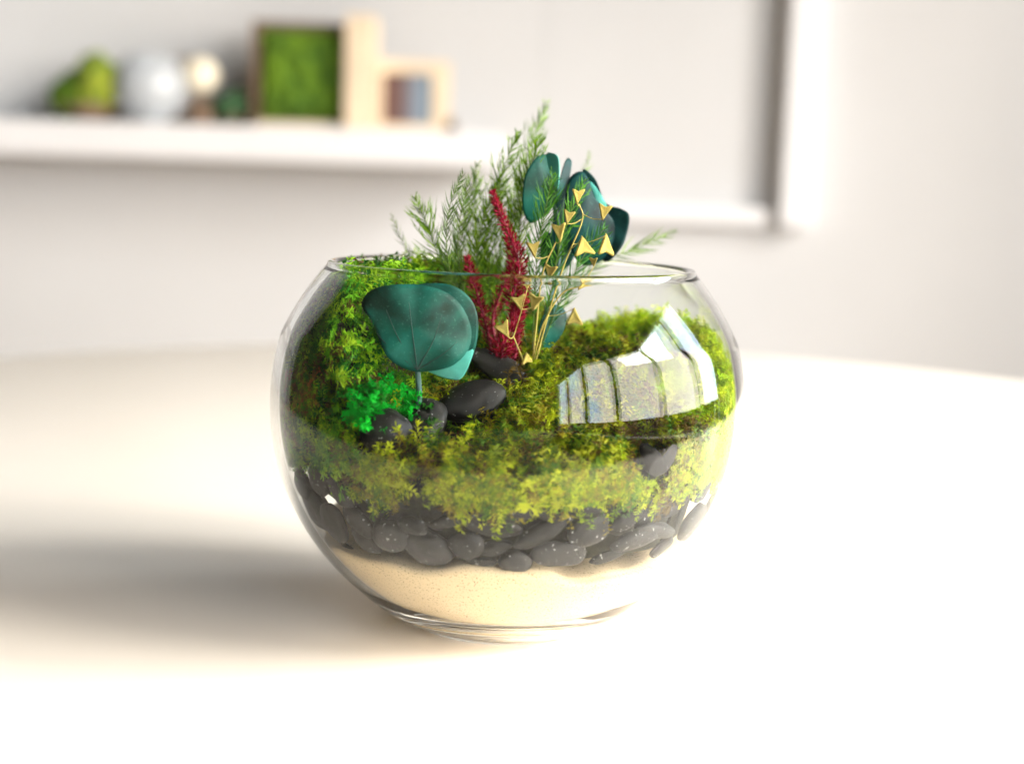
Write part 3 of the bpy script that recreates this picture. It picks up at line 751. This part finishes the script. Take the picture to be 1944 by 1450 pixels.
podstem('short golden seed pod stem in front of the dark red cluster', [(995, 695, -.012), (985, 665, -.016), (975, 640, -.018)],
        [(957, 626, -30, 32), (1000, 540, -5, 24), (1000, 682, 170, 26)])

# ------------------------------------------------------------------ shelf and what stands on it (out of focus)
m_white = mat('white_lacquer', (.72, .72, .73), .45, .01, 5)
m_white2 = mat('white_board', (.57, .54, .53), .55, .01, 5)
YS = WALLY
def X(px, Y=2.25, py=200): return at(px, py, Y).x
def Zz(py, px=500, Y=2.25): return at(px, py, Y).z
zs1, zs0 = Zz(240, 500, 2.22), Zz(306, 500, 2.22)
sh = tag(box('wall_shelf', -2.6, X(948, 2.22, 280), 2.22, YS-.002, zs0, zs1, m_white, bevel=.004), 'thick white floating shelf on the wall at upper left', 'shelf')
ZT = zs1+.001
m_mossb = mat('shelf_moss', (.14, .26, .008), .9, .3, 30, .8, 90, two=(.035, .10, .006))
m_mossy = mat('shelf_moss_yellow', (.30, .34, .02), .9, .3, 30, .8, 90, two=(.05, .12, .01))
m_wood = mat('pale_wood', (.74, .60, .43), .6, .08, 12)
m_bark = mat('dark_wood', (.16, .10, .06), .6, .2, 20)
def blob(name, cx, cy, cz, rx, ry, rz, m, parent, n=.15, off=None, fr=2.5):
    bm = bmesh.new(); bmesh.ops.create_icosphere(bm, subdivisions=5, radius=1)
    for v in bm.verts:
        d = 1+n*noise.noise(v.co*fr+Vector((cx*9, 0, 3)))+n*.6*noise.noise(v.co*fr*3.3); v.co = Vector((v.co.x*rx*d+cx, v.co.y*ry*d+cy, v.co.z*rz*d+cz))-Vector(parent.location)
    return bm_obj(name, bm, m, parent)
# moss arrangement, left
x0, x1 = X(84), X(205); cx = (x0+x1)/2; hh = Zz(92, 150)-ZT
t = thing('moss_bowl', 'blurred dark dish of green and yellow moss at the left end of the shelf', 'moss bowl', (cx, 2.33, ZT))
lathe('dish', [(1e-5, 0), (.035, 0), (.062, .022), (.066, .035), (.060, .035), (1e-5, .03)], m_bark, t, 48)
blob('moss', cx-.012, 2.33, ZT+.05, .062, .06, .055, m_mossb, t)
blob('moss', cx+.022, 2.31, ZT+.075, .045, .05, .062, m_mossy, t)
# round clear vase
cx = X(268); m_sg = mat('frosted_glass', (.80, .84, .88), .15, .01, 5); 
m_sg.node_tree.nodes['Principled BSDF'].inputs['Transmission Weight'].default_value = .55
t = thing('glass_vase', 'blurred pale round glass vase beside the moss dish on the shelf', 'vase', (cx, 2.32, ZT))
rv = .075
pv = [(.03, 0)]+[(rv*math.sin(a), rv*.98-rv*math.cos(a)) for a in np.linspace(.42, 2.55, 26)]
lathe('vase_body', pv+[(r-.003, z) for r, z in pv[::-1]], m_sg, t, 64, close=True)
# cream ball on brown pot
cx = X(362); t = thing('cream_ball', 'blurred cream ball on a small brown stand on the shelf', 'ornament', (cx, 2.34, ZT))
m_cream = mat('cream_glaze', (.88, .80, .62), .3, .02, 9)
lathe('stand', [(1e-5, 0), (.036, 0), (.030, .03), (.018, .045), (.016, .056), (1e-5, .056)], m_bark, t, 40)
blob('ball', cx, 2.34, Zz(143, 362, 2.34), .037, .037, .037, m_cream, t, 0)
cx = X(300); t = thing('grey_pot', 'blurred taupe pot standing between the glass vase and the cream ball', 'pot', (cx+.02, 2.40, ZT))
lathe('pot_body', [(1e-5, 0), (.05, 0), (.055, .05), (.052, .125), (.045, .14), (1e-5, .135)], mat('taupe_glaze', (.36, .32, .28), .5, .05, 8), t, 48)
cx = X(430); t = thing('small_plant', 'blurred low dark green plant left of the framed moss picture', 'plant', (cx, 2.33, ZT))
lathe('pot', [(1e-5, 0), (.018, 0), (.024, .025), (1e-5, .024)], m_bark, t, 32)
blob('foliage', cx, 2.33, ZT+.04, .040, .03, .030, mat('dark_foliage', (.05, .13, .05), .8, .3, 40), t, .3)
# framed moss picture: box frame turned a little, pale wood side
x0, x1 = X(474), X(655); z1 = Zz(38, 560)
t = thing('moss_picture', 'blurred square box of bright green moss in a pale wood frame on the shelf', 'moss picture', ((x0+x1)/2, 2.30, ZT))
box('backing', x0+.012, x1, 2.30, 2.33, ZT+.012, z1-.012, m_bark, t, off=t.location)
bm = bmesh.new(); bmesh.ops.create_grid(bm, x_segments=70, y_segments=70, size=.5)
for v in bm.verts:
    qx, qz = v.co.x, v.co.y; e = min(.5-abs(qx), .5-abs(qz)); q = Vector((qx*6, qz*6, 0))
    v.co = Vector(((x0+x1)/2+qx*(x1-x0-.024), 2.299-.022*min(1, e*8)*(1+.5*noise.noise(q*1.2)+.4*noise.noise(q*4)), (ZT+z1)/2+qz*(z1-ZT-.03)))-t.location
bm_obj('moss', bm, m_mossb, t)
box('frame_bar', x0-.002, x0+.010, 2.285, 2.34, ZT, z1, m_bark, t, off=t.location)
box('frame_bar', x0+.010, x1, 2.285, 2.34, z1-.010, z1, m_bark, t, off=t.location)
box('frame_bar', x0+.010, x1, 2.27, 2.34, ZT, ZT+.010, m_wood, t, off=t.location)
zt2 = Zz(30, 680)
box('frame_side', x1, X(708), 2.245, 2.36, ZT, zt2, m_wood, t, off=t.location)
# photo frame
x0, x1 = X(712), X(850, 2.25); z1 = Zz(112, 780)
t = thing('photo_frame', 'blurred small light wood photo frame with a dark brown and blue picture', 'photo frame', ((x0+x1)/2, 2.31, ZT))
fw = .024
for (a, b, c, d) in ((x0, x0+fw*.4, ZT, z1), (x1-fw*1.4, x1, ZT, z1), (x0+fw*.4, x1-fw*1.4, z1-fw, z1), (x0+fw*.4, x1-fw*1.4, ZT, ZT+fw*.6)):
    box('frame_bar', a, b, 2.30, 2.325, c, d, m_wood, t, off=t.location)
m_ph, nt, p = new_mat('photo_print')
tc = nt.nodes.new('ShaderNodeTexCoord'); sp = nt.nodes.new('ShaderNodeSeparateXYZ'); nt.links.new(tc.outputs['Object'], sp.inputs[0])
rp = nt.nodes.new('ShaderNodeMapRange'); rp.inputs[1].default_value = -.03; rp.inputs[2].default_value = .02; nt.links.new(sp.outputs[0], rp.inputs[0])
rr = nt.nodes.new('ShaderNodeValToRGB'); rr.color_ramp.elements[0].color = (.12, .06, .05, 1); rr.color_ramp.elements[1].color = (.22, .30, .38, 1)
nt.links.new(rp.outputs[0], rr.inputs[0]); nt.links.new(rr.outputs[0], p.inputs['Base Color'])
box('picture', x0+fw*.4, x1-fw*1.4, 2.308, 2.318, ZT+fw*.6, z1-fw, m_ph, t, off=t.location)
cx = X(858, 2.3); t = thing('small_cone', 'blurred tiny dark brown wooden ornament at the right end of the shelf', 'ornament', (cx, 2.3, ZT))
lathe('cone_body', [(1e-5, 0), (.014, 0), (.012, .012), (.004, .03), (1e-5, .032)], m_bark, t, 24)

# ------------------------------------------------------------------ white framed board on the wall, upper right
bx0, bx1 = X(1030, 2.42, 300), X(1440, 2.42, 300)
zb = at(1300, 424, 2.40).z
t = thing('wall_board', 'blurred large white board with a raised bright right edge on the wall at upper right', 'board', ((bx0+bx1)/2, 2.43, zb))
box('panel', bx0, bx1, 2.4488, YS-.0003, zb, 1.6, m_wall, t, off=t.location)
box('bottom_ledge', bx0+.12, bx1+.02, 2.40, 2.4488, zb-.0, zb+.035, m_white, t, off=t.location, bevel=.002)
box('edge_post', X(1490, 2.40, 200), X(1556, 2.40, 200), 2.385, YS-.002, zb-.002, 1.6, m_white, t, off=t.location, bevel=.004)

# daylight refracted through the glass on to everything in and around the bowl
ld.cycles.is_caustics_light = True
bowl.cycles.is_caustics_caster = True
for o in sc.objects:
    if o.type == 'MESH' and o is not bowl: o.cycles.is_caustics_receiver = True
